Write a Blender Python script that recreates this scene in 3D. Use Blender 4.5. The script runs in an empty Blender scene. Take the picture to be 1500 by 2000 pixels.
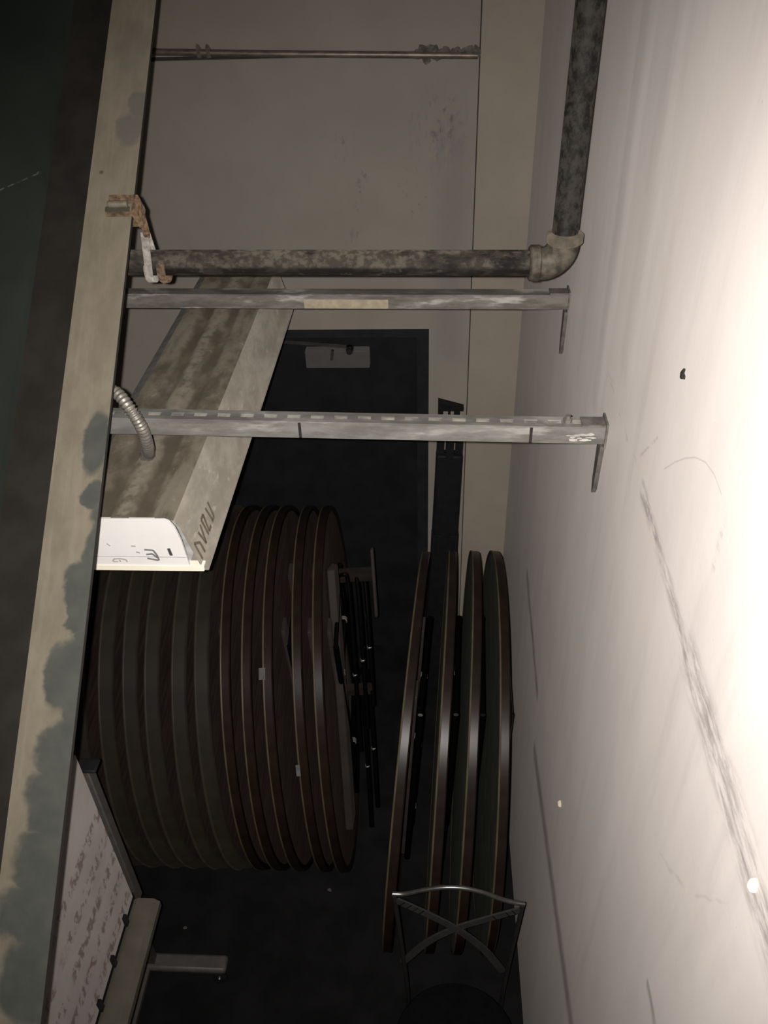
import bpy, bmesh, math, random
from mathutils import Vector, Matrix

random.seed(7)
SC = bpy.context.scene
COL = SC.collection

# ------------------------------------------------------------------ camera
CAM_Z = 3.54
cam_data = bpy.data.cameras.new('camera')
cam_data.sensor_fit = 'AUTO'
cam_data.sensor_width = 36.0
cam_data.lens = 1637.0 / 2000.0 * 36.0
cam_data.clip_start = 0.02
cam = bpy.data.objects.new('camera', cam_data)
COL.objects.link(cam)
RIGHT = Vector((0.99843802, 0.04849418, -0.02774576))
DOWN = Vector((0.00734146, -0.60617727, -0.79529568))
FWD = Vector((-0.05538606, 0.79384975, -0.60558645))
cam.matrix_world = Matrix((
    (RIGHT.x, -DOWN.x, -FWD.x, 0.0),
    (RIGHT.y, -DOWN.y, -FWD.y, 0.0),
    (RIGHT.z, -DOWN.z, -FWD.z, CAM_Z),
    (0, 0, 0, 1)))
SC.camera = cam

# ------------------------------------------------------------------ world, flash, exposure
world = bpy.data.worlds.new('world')
SC.world = world
world.use_nodes = True
world.node_tree.nodes['Background'].inputs[0].default_value = (0.9, 0.95, 1.0, 1)
world.node_tree.nodes['Background'].inputs[1].default_value = 0.004

flash = bpy.data.lights.new('camera_flash', 'SPOT')       # the phone's own flash beside its lens, a soft wide beam
flash.energy = 225.0
flash.color = (1.0, 0.945, 0.895)
flash.spot_size = math.radians(100)
flash.spot_blend = 1.0
flash.shadow_soft_size = 0.006
flash_ob = bpy.data.objects.new('camera_flash', flash)
COL.objects.link(flash_ob)
flash_ob.location = Vector((0, 0, CAM_Z)) - RIGHT * 0.022 - DOWN * 0.006 - FWD * 0.01
flash_ob.rotation_euler = Vector((0.02, 0.77, -0.638)).to_track_quat('-Z', 'Y').to_euler()

SC.view_settings.view_transform = 'Standard'
SC.view_settings.look = 'None'
SC.view_settings.gamma = 1.0
SC.view_settings.use_curve_mapping = False
SC.view_settings.exposure = 0.0


# ------------------------------------------------------------------ node helpers
class NT:
    def __init__(self, name, rough=0.7, metal=0.0, spec=0.4):
        self.m = bpy.data.materials.new(name)
        self.m.use_nodes = True
        self.t = self.m.node_tree
        self.b = self.t.nodes['Principled BSDF']
        self.b.inputs['Roughness'].default_value = rough
        self.b.inputs['Metallic'].default_value = metal
        self.b.inputs['Specular IOR Level'].default_value = spec
        if metal == 0.0 and rough >= 0.5:
            self.b.inputs['Diffuse Roughness'].default_value = 1.0      # matt plaster, dust and paint

    def n(self, kind):
        return self.t.nodes.new(kind)

    def put(self, sock, v):
        if isinstance(v, bpy.types.NodeSocket):
            self.t.links.new(v, sock)
        elif isinstance(v, (tuple, list)) and sock.type == 'RGBA' and len(v) == 3:
            sock.default_value = (*v, 1.0)
        else:
            sock.default_value = v

    def pos(self, world=True):
        if world:
            return self.n('ShaderNodeNewGeometry').outputs['Position']
        return self.n('ShaderNodeTexCoord').outputs['Object']

    def math(self, op, a, b=0.0, clamp=False):
        k = self.n('ShaderNodeMath'); k.operation = op; k.use_clamp = clamp
        self.put(k.inputs[0], a); self.put(k.inputs[1], b)
        return k.outputs[0]

    def vm(self, op, a, b=(0, 0, 0), out=0):
        k = self.n('ShaderNodeVectorMath'); k.operation = op
        self.put(k.inputs[0], a)
        if op == 'SCALE':
            self.put(k.inputs['Scale'], b)
        elif op not in ('LENGTH',):
            self.put(k.inputs[1], b)
        return k.outputs['Value'] if op in ('LENGTH', 'DOT_PRODUCT') else k.outputs['Vector']

    def noise(self, vec, scale, detail=4.0, rough=0.6, stretch=None):
        if stretch:
            vec = self.vm('MULTIPLY', vec, stretch)
        k = self.n('ShaderNodeTexNoise')
        self.put(k.inputs['Vector'], vec)
        k.inputs['Scale'].default_value = scale
        k.inputs['Detail'].default_value = detail
        k.inputs['Roughness'].default_value = rough
        return k.outputs['Fac']

    def ramp(self, v, a, b, lo=0.0, hi=1.0):
        k = self.n('ShaderNodeMapRange'); k.clamp = True
        k.interpolation_type = 'SMOOTHSTEP'
        self.put(k.inputs['Value'], v)
        k.inputs['From Min'].default_value = a; k.inputs['From Max'].default_value = b
        k.inputs['To Min'].default_value = lo; k.inputs['To Max'].default_value = hi
        return k.outputs['Result']

    def mix(self, fac, a, b):
        k = self.n('ShaderNodeMix'); k.data_type = 'RGBA'
        self.put(k.inputs['Factor'], fac)
        self.put(k.inputs[6], a); self.put(k.inputs[7], b)
        return k.outputs[2]

    def mul(self, a, b):
        return self.math('MULTIPLY', a, b)

    def mx(self, a, b):
        return self.math('MAXIMUM', a, b)

    def seg(self, p, A, B, w0, w1):
        """1 on the segment A-B, falling to 0 between distance w0 and w1."""
        A = Vector(A); B = Vector(B); d = B - A
        q = self.vm('SUBTRACT', p, tuple(A))
        t = self.math('MULTIPLY', self.vm('DOT_PRODUCT', q, tuple(d)), 1.0 / d.length_squared, clamp=True)
        on = self.n('ShaderNodeVectorMath'); on.operation = 'SCALE'
        on.inputs[0].default_value = tuple(d); self.put(on.inputs['Scale'], t)
        dist = self.vm('LENGTH', self.vm('SUBTRACT', q, on.outputs['Vector']))
        return self.ramp(dist, w0, w1, 1.0, 0.0)

    def blob(self, p, c, r, lo=0.7, hi=1.1):
        q = self.vm('DIVIDE', self.vm('SUBTRACT', p, c), r)
        return self.ramp(self.vm('LENGTH', q), lo, hi, 1.0, 0.0)

    def color(self, c):
        self.put(self.b.inputs['Base Color'], c)
        return self

    def rough(self, r):
        self.put(self.b.inputs['Roughness'], r)
        return self

    def bump(self, h, strength=0.3, dist=0.01):
        k = self.n('ShaderNodeBump')
        k.inputs['Strength'].default_value = strength
        k.inputs['Distance'].default_value = dist
        self.put(k.inputs['Height'], h)
        self.t.links.new(k.outputs['Normal'], self.b.inputs['Normal'])
        return self


def plain(name, c, rough=0.6, metal=0.0, spec=0.4, var=0.2, scale=30.0, world=False, stretch=None):
    """A procedural colour with a little uneven wear."""
    m = NT(name, rough, metal, spec)
    p = m.pos(world)
    f = m.noise(p, scale, stretch=stretch)
    lo = tuple(x * (1 - var) for x in c); hi = tuple(min(1, x * (1 + var)) for x in c)
    m.color(m.mix(m.ramp(f, 0.3, 0.7), lo, hi))
    return m.m


# ------------------------------------------------------------------ mesh helpers
class MB:
    def __init__(self):
        self.bm = bmesh.new()

    def box(self, lo, hi, mat=None):
        x0, y0, z0 = lo; x1, y1, z1 = hi
        v = [self.bm.verts.new(p) for p in ((x0, y0, z0), (x1, y0, z0), (x1, y1, z0), (x0, y1, z0),
                                            (x0, y0, z1), (x1, y0, z1), (x1, y1, z1), (x0, y1, z1))]
        if mat is not None:
            for k in v:
                k.co = mat @ k.co
        for f in ((0, 3, 2, 1), (4, 5, 6, 7), (0, 1, 5, 4), (1, 2, 6, 5), (2, 3, 7, 6), (3, 0, 4, 7)):
            self.bm.faces.new([v[i] for i in f])
        return self

    def bar(self, a, b, w, h, up=(0, 0, 1)):
        """rectangular bar from a to b, w across, h along 'up'."""
        a = Vector(a); b = Vector(b); d = (b - a); L = d.length; d.normalize()
        s = d.cross(Vector(up)).normalized(); u = s.cross(d).normalized()
        M = Matrix(((s.x, d.x, u.x, a.x), (s.y, d.y, u.y, a.y), (s.z, d.z, u.z, a.z), (0, 0, 0, 1)))
        return self.box((-w / 2, 0, -h / 2), (w / 2, L, h / 2), M)

    def tube(self, pts, r, n=12, closed=False):
        pts = [Vector(p) for p in pts]
        rs = r if isinstance(r, (list, tuple)) else [r] * len(pts)
        m = len(pts); rings = []
        ref = None
        for i, p in enumerate(pts):
            if closed:
                t = pts[(i + 1) % m] - pts[i - 1]
            else:
                t = pts[min(i + 1, m - 1)] - pts[max(i - 1, 0)]
            t.normalize()
            if ref is None:
                ref = Vector((0, 0, 1)) if abs(t.z) < 0.9 else Vector((1, 0, 0))
            s = (ref - t * ref.dot(t)).normalized(); ref = s
            u = t.cross(s)
            rings.append([self.bm.verts.new(p + (s * math.cos(2 * math.pi * k / n) + u * math.sin(2 * math.pi * k / n)) * rs[i]) for k in range(n)])
        for i in range(m if closed else m - 1):
            A = rings[i]; B = rings[(i + 1) % m]
            for k in range(n):
                self.bm.faces.new((A[k], A[(k + 1) % n], B[(k + 1) % n], B[k]))
        if not closed:
            self.bm.faces.new(rings[0][::-1]); self.bm.faces.new(rings[-1])
        return self

    def lathe(self, prof, axis='x', n=72, centre=(0, 0, 0), closed=True):
        """revolve (along-axis, radius) points about an axis."""
        c = Vector(centre); rings = []
        for k in range(n):
            a = 2 * math.pi * k / n
            ring = []
            for (h, r) in prof:
                if axis == 'x':
                    p = Vector((h, r * math.cos(a), r * math.sin(a)))
                elif axis == 'y':
                    p = Vector((r * math.sin(a), h, r * math.cos(a)))
                else:
                    p = Vector((r * math.cos(a), r * math.sin(a), h))
                ring.append(self.bm.verts.new(c + p))
            rings.append(ring)
        m = len(prof)
        for k in range(n):
            A = rings[k]; B = rings[(k + 1) % n]
            for i in range(m if closed else m - 1):
                self.bm.faces.new((A[i], B[i], B[(i + 1) % m], A[(i + 1) % m]))
        bmesh.ops.remove_doubles(self.bm, verts=self.bm.verts[:], dist=1e-6)
        return self

    def extrude(self, prof, plane, lo, hi):
        """closed polygon extruded along the remaining axis; plane 'xz' -> along y, 'yz' -> along x, 'xy' -> along z."""
        def P(a, b, h):
            return {'xz': (a, h, b), 'yz': (h, a, b), 'xy': (a, b, h)}[plane]
        A = [self.bm.verts.new(P(a, b, lo)) for a, b in prof]
        B = [self.bm.verts.new(P(a, b, hi)) for a, b in prof]
        n = len(prof)
        for i in range(n):
            self.bm.faces.new((A[i], A[(i + 1) % n], B[(i + 1) % n], B[i]))
        self.bm.faces.new(A[::-1]); self.bm.faces.new(B)
        return self

    def lump(self, c, r, seed=0, amp=0.2, sub=2):
        rnd = random.Random(seed)
        M = Matrix.Translation(Vector(c)) @ Matrix.Diagonal((*r, 1))
        k = bmesh.ops.create_icosphere(self.bm, subdivisions=sub, radius=1.0)
        for v in k['verts']:
            v.co *= 1 + rnd.uniform(-amp, amp)
            v.co = M @ v.co
        return self

    def build(self, name, mat, parent=None, sharp=35.0, loc=None):
        bmesh.ops.recalc_face_normals(self.bm, faces=self.bm.faces[:])
        me = bpy.data.meshes.new(name)
        self.bm.to_mesh(me); self.bm.free()
        for p in me.polygons:
            p.use_smooth = True
        me.set_sharp_from_angle(angle=math.radians(sharp))
        me.materials.append(mat)
        o = bpy.data.objects.new(name, me)
        COL.objects.link(o)
        if parent is not None:
            o.parent = parent
        if loc is not None:
            o.location = loc
        return o


def bevel(o, w, seg=2):
    b = o.modifiers.new('bevel', 'BEVEL'); b.width = w; b.segments = seg; b.limit_method = 'ANGLE'
    return o


def tag(o, label, cat=None, group=None, kind=None):
    if label:
        o['label'] = label
    if cat:
        o['category'] = cat
    if group:
        o['group'] = group
    if kind:
        o['kind'] = kind
    return o


def empty(name, loc=(0, 0, 0), rot=(0, 0, 0)):
    o = bpy.data.objects.new(name, None)
    o.empty_display_size = 0.05
    COL.objects.link(o)
    o.location = loc; o.rotation_euler = rot
    return o


def at(root):
    """world -> local shift for a thing whose Empty is only translated."""
    return -Vector(root.location)


def arc(c, r, a0, a1, n, plane='xz'):
    out = []
    for i in range(n + 1):
        a = math.radians(a0 + (a1 - a0) * i / n)
        u, v = r * math.cos(a), r * math.sin(a)
        out.append({'xz': (c[0] + u, c[1], c[2] + v), 'yz': (c[0], c[1] + u, c[2] + v), 'xy': (c[0] + u, c[1] + v, c[2])}[plane])
    return out


def smooth_path(pts, n=8):
    """Catmull-Rom through the points."""
    P = [Vector(p) for p in pts]
    P = [P[0] * 2 - P[1]] + P + [P[-1] * 2 - P[-2]]
    out = []
    for i in range(1, len(P) - 2):
        a, b, c, d = P[i - 1:i + 3]
        for k in range(n):
            t = k / n
            out.append(0.5 * (2 * b + (c - a) * t + (2 * a - 5 * b + 4 * c - d) * t * t + (3 * b - a - 3 * c + d) * t ** 3))
    out.append(P[-2])
    return out


# ------------------------------------------------------------------ layout (metres)
WR = 0.372      # right wall
WL = -1.45      # left wall
YB = 3.30       # face of the back wall
TOPZ = 4.60

# ------------------------------------------------------------------ materials: setting
def mat_right_wall():
    m = NT('plaster_white', 0.55, 0.0, 0.3)
    m.b.inputs['Diffuse Roughness'].default_value = 0.25
    p = m.pos()
    base = m.mix(m.ramp(m.noise(p, 3.0, 5, 0.6, (1, 2.2, 0.7)), 0.3, 0.7), (0.545, 0.503, 0.478), (0.59, 0.545, 0.518))
    streak = m.ramp(m.noise(p, 6.0, 4, 0.6, (1, 3.0, 0.25)), 0.52, 0.75)
    base = m.mix(m.mul(streak, 0.18), base, (0.35, 0.32, 0.31))
    # long horizontal scuff where things were dragged along
    nz = m.noise(p, 40, 6, 0.7, (1, 0.35, 1.6))
    nz2 = m.noise(p, 11, 4, 0.6, (1, 0.7, 1.8))
    s = m.seg(p, (WR, 1.215, 2.664), (WR, 0.70, 2.622), 0.001, 0.028)
    s2 = m.seg(p, (WR, 0.85, 2.632), (WR, 0.30, 2.595), 0.010, 0.058)
    scuff = m.mul(m.mx(s, s2), m.mul(m.ramp(nz, 0.36, 0.62), m.ramp(nz2, 0.28, 0.55)))
    core = m.mul(m.mx(m.seg(p, (WR, 1.215, 2.664), (WR, 0.60, 2.612), 0.0, 0.006), m.seg(p, (WR, 0.70, 2.625), (WR, 0.40, 2.592), 0.0, 0.010)), m.ramp(nz, 0.38, 0.6))
    # fainter smears and scratches
    f1 = m.mul(m.seg(p, (WR, 1.60, 2.69), (WR, 1.27, 2.67), 0.0, 0.022), m.ramp(nz, 0.52, 0.68))
    f2 = m.mul(m.seg(p, (WR, 1.27, 2.70), (WR, 1.19, 2.79), 0.0, 0.005), m.mul(m.ramp(nz, 0.45, 0.6), 0.4))
    arc_ = [(1.125, 2.772), (1.085, 2.812), (1.045, 2.846), (1.005, 2.874), (0.965, 2.893), (0.925, 2.900), (0.888, 2.896)]
    f3 = m.seg(p, (WR, *arc_[0]), (WR, *arc_[1]), 0.0, 0.0022)
    for k in range(1, 6):
        f3 = m.mx(f3, m.seg(p, (WR, *arc_[k]), (WR, *arc_[k + 1]), 0.0, 0.0022))
    f4 = m.mul(m.seg(p, (WR, 0.86, 2.88), (WR, 0.85, 2.80), 0.002, 0.012), m.ramp(nz, 0.45, 0.65))
    d = m.mx(m.mul(scuff, 0.80), m.mul(core, 0.7))
    d = m.mx(d, m.mx(m.mul(f1, 0.6), m.mx(f2, m.mx(m.mul(f3, 0.35), m.mul(f4, 0.4)))))
    base = m.mix(d, base, (0.22, 0.20, 0.19))
    # hairline cracks in the plaster
    wob = m.vm('SCALE', m.vm('SUBTRACT', m.n('ShaderNodeTexNoise').outputs['Color'], (0.5, 0.5, 0.5)), 0.05)
    for k in m.t.nodes:
        if k.type == 'TEX_NOISE' and not k.inputs['Vector'].is_linked:
            m.put(k.inputs['Vector'], p); k.inputs['Scale'].default_value = 9.0
    pw = m.vm('ADD', p, wob)
    c1 = m.mx(m.seg(pw, (WR, 2.43, 1.38), (WR, 1.94, 1.28), 0.0, 0.045), m.seg(p, (WR, 1.85, 1.065), (WR, 0.93, 1.165), 0.005, 0.060))
    c2 = m.mx(m.seg(pw, (WR, 0.75, 2.271), (WR, 0.645, 2.356), 0.0, 0.006), m.seg(pw, (WR, 0.645, 2.356), (WR, 0.551, 2.507), 0.0, 0.005))
    c3 = m.mul(m.seg(pw, (WR, 0.66, 2.03), (WR, 0.60, 2.03), 0.002, 0.016), 0.5)
    base = m.mix(m.mx(m.mul(c1, m.ramp(nz, 0.2, 0.6, 0.25, 0.65)), m.mx(m.mul(c2, 0.16), c3)), base, (0.12, 0.11, 0.11))
    specks = m.ramp(m.noise(p, 130, 2, 0.5), 0.74, 0.80)
    base = m.mix(m.mul(specks, 0.35), base, (0.3, 0.27, 0.26))
    m.color(base)
    # soft vertical ridges from taped joints
    r1 = m.seg(p, (WR, 1.726, 4.5), (WR, 1.675, 2.60), 0.0, 0.07)
    r2 = m.seg(p, (WR, 1.527, 4.5), (WR, 1.459, 2.80), 0.0, 0.07)
    r3 = m.noise(p, 2.2, 3, 0.5, (1, 1.6, 0.5))
    h = m.math('ADD', m.math('ADD', m.mul(r1, 0.22), m.mul(r2, 0.16)), m.mul(r3, 0.30))
    h = m.math('ADD', h, m.mul(m.noise(p, 14, 4, 0.6), 0.07))
    m.bump(h, 0.45, 0.02)
    return m.m


def mat_back_panel():
    m = NT('beige_panel', 0.7, 0.0, 0.25)
    p = m.pos()
    base = m.mix(m.ramp(m.noise(p, 4.0, 4, 0.6), 0.3, 0.7), (0.325, 0.290, 0.250), (0.355, 0.317, 0.276))
    nz = m.noise(p, 34, 5, 0.65, (1.6, 1, 0.8))
    nb = m.noise(p, 12, 4, 0.65, (1.5, 1, 0.6))
    patch = m.mul(m.blob(p, (0.055, YB, 2.72), (0.085, 1, 0.16), 0.2, 1.25), m.ramp(nb, 0.33, 0.60))
    drip = m.mul(m.seg(p, (0.07, YB, 2.62), (0.065, YB, 1.9), 0.005, 0.09), m.ramp(nb, 0.25, 0.6, 0.35, 0.9))
    wet = m.mx(patch, drip)
    base = m.mix(m.mul(wet, 0.75), base, (0.262, 0.244, 0.243))
    dark = m.mul(m.blob(p, (0.02, YB, 2.80), (0.13, 1, 0.16), 0.15, 1.15), m.ramp(nz, 0.50, 0.68))
    dark = m.mx(dark, m.mul(m.seg(p, (-0.345, YB, 2.77), (-0.345, YB, 2.70), 0.0, 0.03), m.ramp(nz, 0.50, 0.64)))
    dark = m.mx(dark, m.mul(m.seg(p, (-0.265, YB, 2.64), (-0.31, YB, 2.38), 0.0, 0.028), m.ramp(nz, 0.52, 0.66)))
    dark = m.mx(dark, m.mul(m.blob(p, (-0.05, YB, 2.55), (0.14, 1, 0.16), 0.1, 1.1), m.ramp(nz, 0.60, 0.72)))
    base = m.mix(m.mul(dark, 0.8), base, (0.17, 0.15, 0.145))
    m.color(base)
    m.bump(m.noise(p, 25, 3, 0.5), 0.08, 0.005)
    return m.m


M = {}
M['wall_right'] = mat_right_wall()
M['panel'] = mat_back_panel()
M['backing'] = plain('wall_backing_dark', (0.05, 0.045, 0.04), 0.9)
M['panel_edge'] = plain('beige_wall_strip', (0.375, 0.328, 0.272), 0.65, var=0.05, scale=5, world=True)
M['wall_left'] = plain('wall_left_paint', (0.30, 0.27, 0.24), 0.8, var=0.1, scale=3, world=True)
M['floor'] = plain('black_floor', (0.0105, 0.0100, 0.0105), 0.8, spec=0.2, var=0.35, scale=6, world=True)
M['ceiling'] = plain('ceiling_dark', (0.10, 0.09, 0.08), 0.9, world=True, scale=2)
M['door'] = plain('door_black_paint', (0.014, 0.015, 0.017), 0.5, spec=0.25, world=True, scale=8)
M['door_frame'] = plain('door_frame_paint', (0.021, 0.022, 0.024), 0.5, spec=0.25, world=True, scale=12)
M['closer'] = plain('door_closer_grey', (0.11, 0.106, 0.106), 0.5, spec=0.2, var=0.06)
M['closer_arm'] = plain('door_closer_arm', (0.055, 0.05, 0.045), 0.5, 0.3)
M['chrome'] = plain('chrome', (0.55, 0.55, 0.55), 0.22, 1.0, var=0.1)

# ------------------------------------------------------------------ the setting
tag(MB().box((WL - 0.12, -1.2, -0.1), (WR + 0.12, YB + 0.15, 0.0)).build('floor', M['floor']), 'black floor of the storage bay', kind='structure')
tag(MB().box((WR, -1.2, 0.0), (WR + 0.12, YB + 0.15, TOPZ)).build('wall_right', M['wall_right']), 'scuffed white plaster wall along the right side', kind='structure')
tag(MB().box((WL - 0.12, -1.2, 0.0), (WL, YB + 0.15, TOPZ)).build('wall_left', M['wall_left']), 'dim wall behind the stair on the left', kind='structure')
tag(MB().box((WL - 0.12, -1.2, TOPZ), (WR + 0.12, YB + 0.15, TOPZ + 0.1)).build('ceiling', M['ceiling']), 'dark ceiling high above the bay', kind='structure')

DX0, DX1, DZ = -1.02, -0.012, 2.0        # door opening
yb = YB + 0.018
back = MB()
back.box((WL, yb, 0), (DX0, YB + 0.15, TOPZ)).box((DX1, yb, 0), (WR, YB + 0.15, TOPZ)).box((DX0, yb, DZ), (DX1, YB + 0.15, TOPZ))
wall_back = tag(back.build('wall_back', M['backing']), 'beige panelled wall at the far end', kind='structure')
# panels: large sheet round the door, sheet above the joint, narrow strip at the corner
SX = 0.158
p = MB()
p.box((WL, YB, 0), (DX0, yb, 3.03)).box((DX0, YB, DZ), (DX1, yb, 3.03)).box((DX1, YB, 0), (SX, yb, 3.03))
bmesh.ops.remove_doubles(p.bm, verts=p.bm.verts[:], dist=1e-5)
p.build('panel', M['panel'], wall_back)
p = MB(); p.box((WL, YB, 3.045), (SX, yb, TOPZ)); p.build('panel', M['panel'], wall_back)
p = MB(); p.box((SX + 0.005, YB - 0.006, 0), (WR, yb, TOPZ)); p.build('panel', M['panel_edge'], wall_back)

# door with its closer
door = tag(empty('door_1', (DX0, YB, 0)), 'black door in the far wall with a grey closer', kind='structure')
s = at(door)
fr = MB()
fw = 0.052
for lo, hi in (((DX0, YB + 0.03, 0), (DX0 + fw, YB + 0.14, DZ)), ((DX1 - fw, YB + 0.03, 0), (DX1, YB + 0.14, DZ)), ((DX0 + fw, YB + 0.03, DZ - fw), (DX1 - fw, YB + 0.14, DZ))):
    fr.box(lo, hi, Matrix.Translation(s))
fr.build('door_frame', M['door_frame'], door)
MB().box((DX0 + fw, YB + 0.06, 0.01), (DX1 - fw, YB + 0.105, DZ - fw - 0.003), Matrix.Translation(s)).build('door_leaf', M['door'], door)
cl = bevel(MB().box((-0.553, YB + 0.012, 1.81), (-0.272, YB + 0.06, 1.893), Matrix.Translation(s)).build('door_closer', M['closer'], door), 0.004)
cl['label'] = 'grey box of the door closer'
MB().bar((-0.64, YB + 0.02, 1.938), (-0.37, YB + 0.02, 1.915), 0.02, 0.016).build('closer_arm', M['closer_arm'], cl, loc=s)
MB().bar((-0.43, YB + 0.006, 1.90), (-0.437, YB + 0.006, 1.855), 0.012, 0.016, up=(0, 1, 0)).build('arm_bracket', M['closer_arm'], cl, loc=s)
k = MB().lathe([(-0.018, 0.0), (-0.018, 0.013), (-0.012, 0.016), (0.02, 0.018), (0.02, 0.0)], 'y', 20, (-0.355, YB, 1.902), closed=False)
k.build('arm_pivot', M['chrome'], cl, loc=s)

# conduit clipped along the panel joint
M['conduit'] = plain('conduit_dull_steel', (0.20, 0.165, 0.135), 0.45, 0.5, var=0.3, scale=60, stretch=(0.3, 1, 1))
M['crust'] = plain('old_caulk', (0.13, 0.115, 0.095), 0.9, var=0.4, scale=50)
cond = tag(empty('wall_conduit', (-0.4, YB, 3.045)), 'thin dull conduit running across the far wall above the door', 'conduit')
s = at(cond)
MB().tube([(-1.30, YB - 0.013, 3.074), (-0.6, YB - 0.013, 3.050), (0.152, YB - 0.013, 3.029)], 0.0115, 14).build('conduit_pipe', M['conduit'], cond, loc=s)
for cx, cz in ((-0.824, 3.0585), (-0.79, 3.0575)):
    MB().lathe([(-0.006, 0.0115), (-0.006, 0.017), (0.006, 0.017), (0.006, 0.0115)], 'x', 16, (cx, YB - 0.013, cz)).lump((cx, YB - 0.022, cz + 0.016), (0.007, 0.007, 0.012), 3).build('clip', M['crust'], cond, loc=s)
cr = MB()
for i in range(16):
    t = i / 15
    x = -0.055 + 0.205 * t
    cr.lump((x, YB - 0.008, 3.034 + 0.016 * math.sin(i * 2.1) * (1 - t) + 0.004), (0.016, 0.012, 0.012 + 0.010 * random.random()), i, 0.3)
cr.lump((-0.012, YB - 0.006, 3.055), (0.02, 0.01, 0.01), 40, 0.3).lump((0.146, YB - 0.006, 3.045), (0.012, 0.01, 0.016), 41, 0.3)
cr.build('caulk_patch', M['crust'], cond, loc=s)

# marks and fixings on the right wall
M['nail'] = plain('nail_dark', (0.05, 0.045, 0.04), 0.5, 0.6)
M['plug'] = plain('wall_plug_cream', (0.66, 0.61, 0.46), 0.6, var=0.05)
n1 = MB().tube([(WR + 0.004, 1.122, 2.938), (WR - 0.004, 1.120, 2.940), (WR - 0.006, 1.117, 2.948), (WR - 0.006, 1.112, 2.956)], [0.0045, 0.004, 0.003, 0.002], 8)
tag(n1.build('nail', M['nail']), 'small bent dark nail high in the white wall', 'nail')
n1 = MB().lump((WR - 0.002, 0.52, 2.613), (0.006, 0.0065, 0.011), 5, 0.05, 3)
tag(n1.build('wall_plug', M['plug']), 'large cream plug in the wall inside the long dark scuff', 'wall plug')
n1 = MB().lathe([(-0.006, 0), (-0.006, 0.006), (-0.003, 0.009), (0.004, 0.0095), (0.004, 0)], 'x', 14, (WR - 0.001, 1.40, 1.443), closed=False)
tag(n1.build('wall_plug', M['plug']), 'tiny pale plug low on the wall beside the leaning tables', 'wall plug')

# ------------------------------------------------------------------ stair stringer (rises away at 37 degrees)
SL = math.radians(38.2)


def mat_stringer():
    m = NT('green_paint_under_dust', 0.8, 0.0, 0.2)
    p = m.pos(False)
    nz = m.vm('SCALE', m.vm('SUBTRACT', m.n('ShaderNodeTexNoise').outputs['Color'], (0.5, 0.5, 0.5)), 0.05)
    for k in m.t.nodes:
        if k.type == 'TEX_NOISE' and not k.inputs['Vector'].is_linked:
            m.put(k.inputs['Vector'], p); k.inputs['Scale'].default_value = 22.0; k.inputs['Detail'].default_value = 5
    q = m.vm('ADD', p, nz)
    dust = m.mix(m.ramp(m.noise(p, 18, 5, 0.65, (1, 0.5, 1)), 0.3, 0.7), (0.150, 0.131, 0.096), (0.192, 0.168, 0.128))
    streak = m.noise(p, 30, 3, 0.5, (2.0, 0.15, 1))
    dust = m.mix(m.mul(m.ramp(streak, 0.5, 0.7), 0.25), dust, (0.25, 0.215, 0.175))
    green = m.mix(m.ramp(m.noise(p, 16, 4, 0.6), 0.3, 0.7), (0.045, 0.052, 0.048), (0.064, 0.071, 0.063))
    grey = (0.115, 0.104, 0.092)
    # wiped patches
    g = m.blob(q, (-0.020, -0.49, 0), (0.030, 0.075, 1), 0.75, 1.05)
    for c, r in (((-0.016, -0.60, 0), (0.026, 0.035, 1)), ((-0.020, -0.775, 0), (0.034, 0.060, 1)), ((-0.020, -0.83, 0), (0.022, 0.05, 1)),
                 ((-0.028, -0.945, 0), (0.040, 0.075, 1)), ((-0.02, -1.08, 0), (0.050, 0.06, 1)), ((-0.02, -1.16, 0), (0.060, 0.075, 1)),
                 ((-0.02, -1.26, 0), (0.072, 0.06, 1)), ((-0.03, -1.345, 0), (0.085, 0.06, 1)), ((-0.02, -1.45, 0), (0.07, 0.08, 1)),
                 ((0.0, -1.1, 0), (0.032, 0.6, 1))):
        g = m.mx(g, m.blob(q, c, r, 0.75, 1.05))
    col = m.mix(m.mul(g, 0.92), dust, green)
    s_ = m.blob(q, (-0.026, 0.235, 0), (0.036, 0.05, 1), 0.7, 1.05)
    s_ = m.mx(s_, m.blob(q, (-0.008, 0.30, 0), (0.03, 0.04, 1), 0.7, 1.05))
    s_ = m.mx(s_, m.mul(m.blob(q, (-0.05, 0.46, 0), (0.05, 0.10, 1), 0.4, 1.1), 0.45))
    col = m.mix(m.mul(s_, 0.8), col, grey)
    sp = m.blob(p, (-0.078, 0.128, 0), (0.006, 0.006, 1), 0.4, 1.1)
    col = m.mix(m.mul(sp, 0.7), col, (0.04, 0.036, 0.03))
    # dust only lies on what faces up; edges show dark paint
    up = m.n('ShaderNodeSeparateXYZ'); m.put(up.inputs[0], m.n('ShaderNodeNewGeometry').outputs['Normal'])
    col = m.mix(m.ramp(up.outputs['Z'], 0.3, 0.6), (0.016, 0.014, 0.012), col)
    m.color(col)
    m.bump(m.noise(p, 90, 3, 0.5), 0.15, 0.003)
    return m.m


M['stringer'] = mat_stringer()
M['green'] = plain('green_stair_paint', (0.022, 0.027, 0.023), 0.6, spec=0.3, var=0.25, scale=5)
M['band'] = plain('dark_stair_edge', (0.020, 0.018, 0.0155), 0.7, spec=0.2, var=0.2, scale=12)
M['rust'] = plain('rusty_clamp', (0.125, 0.082, 0.050), 0.8, 0.0, var=0.55, scale=90)
M['white_strap'] = plain('white_painted_strap', (0.30, 0.275, 0.25), 0.7, var=0.35, scale=60)

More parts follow.
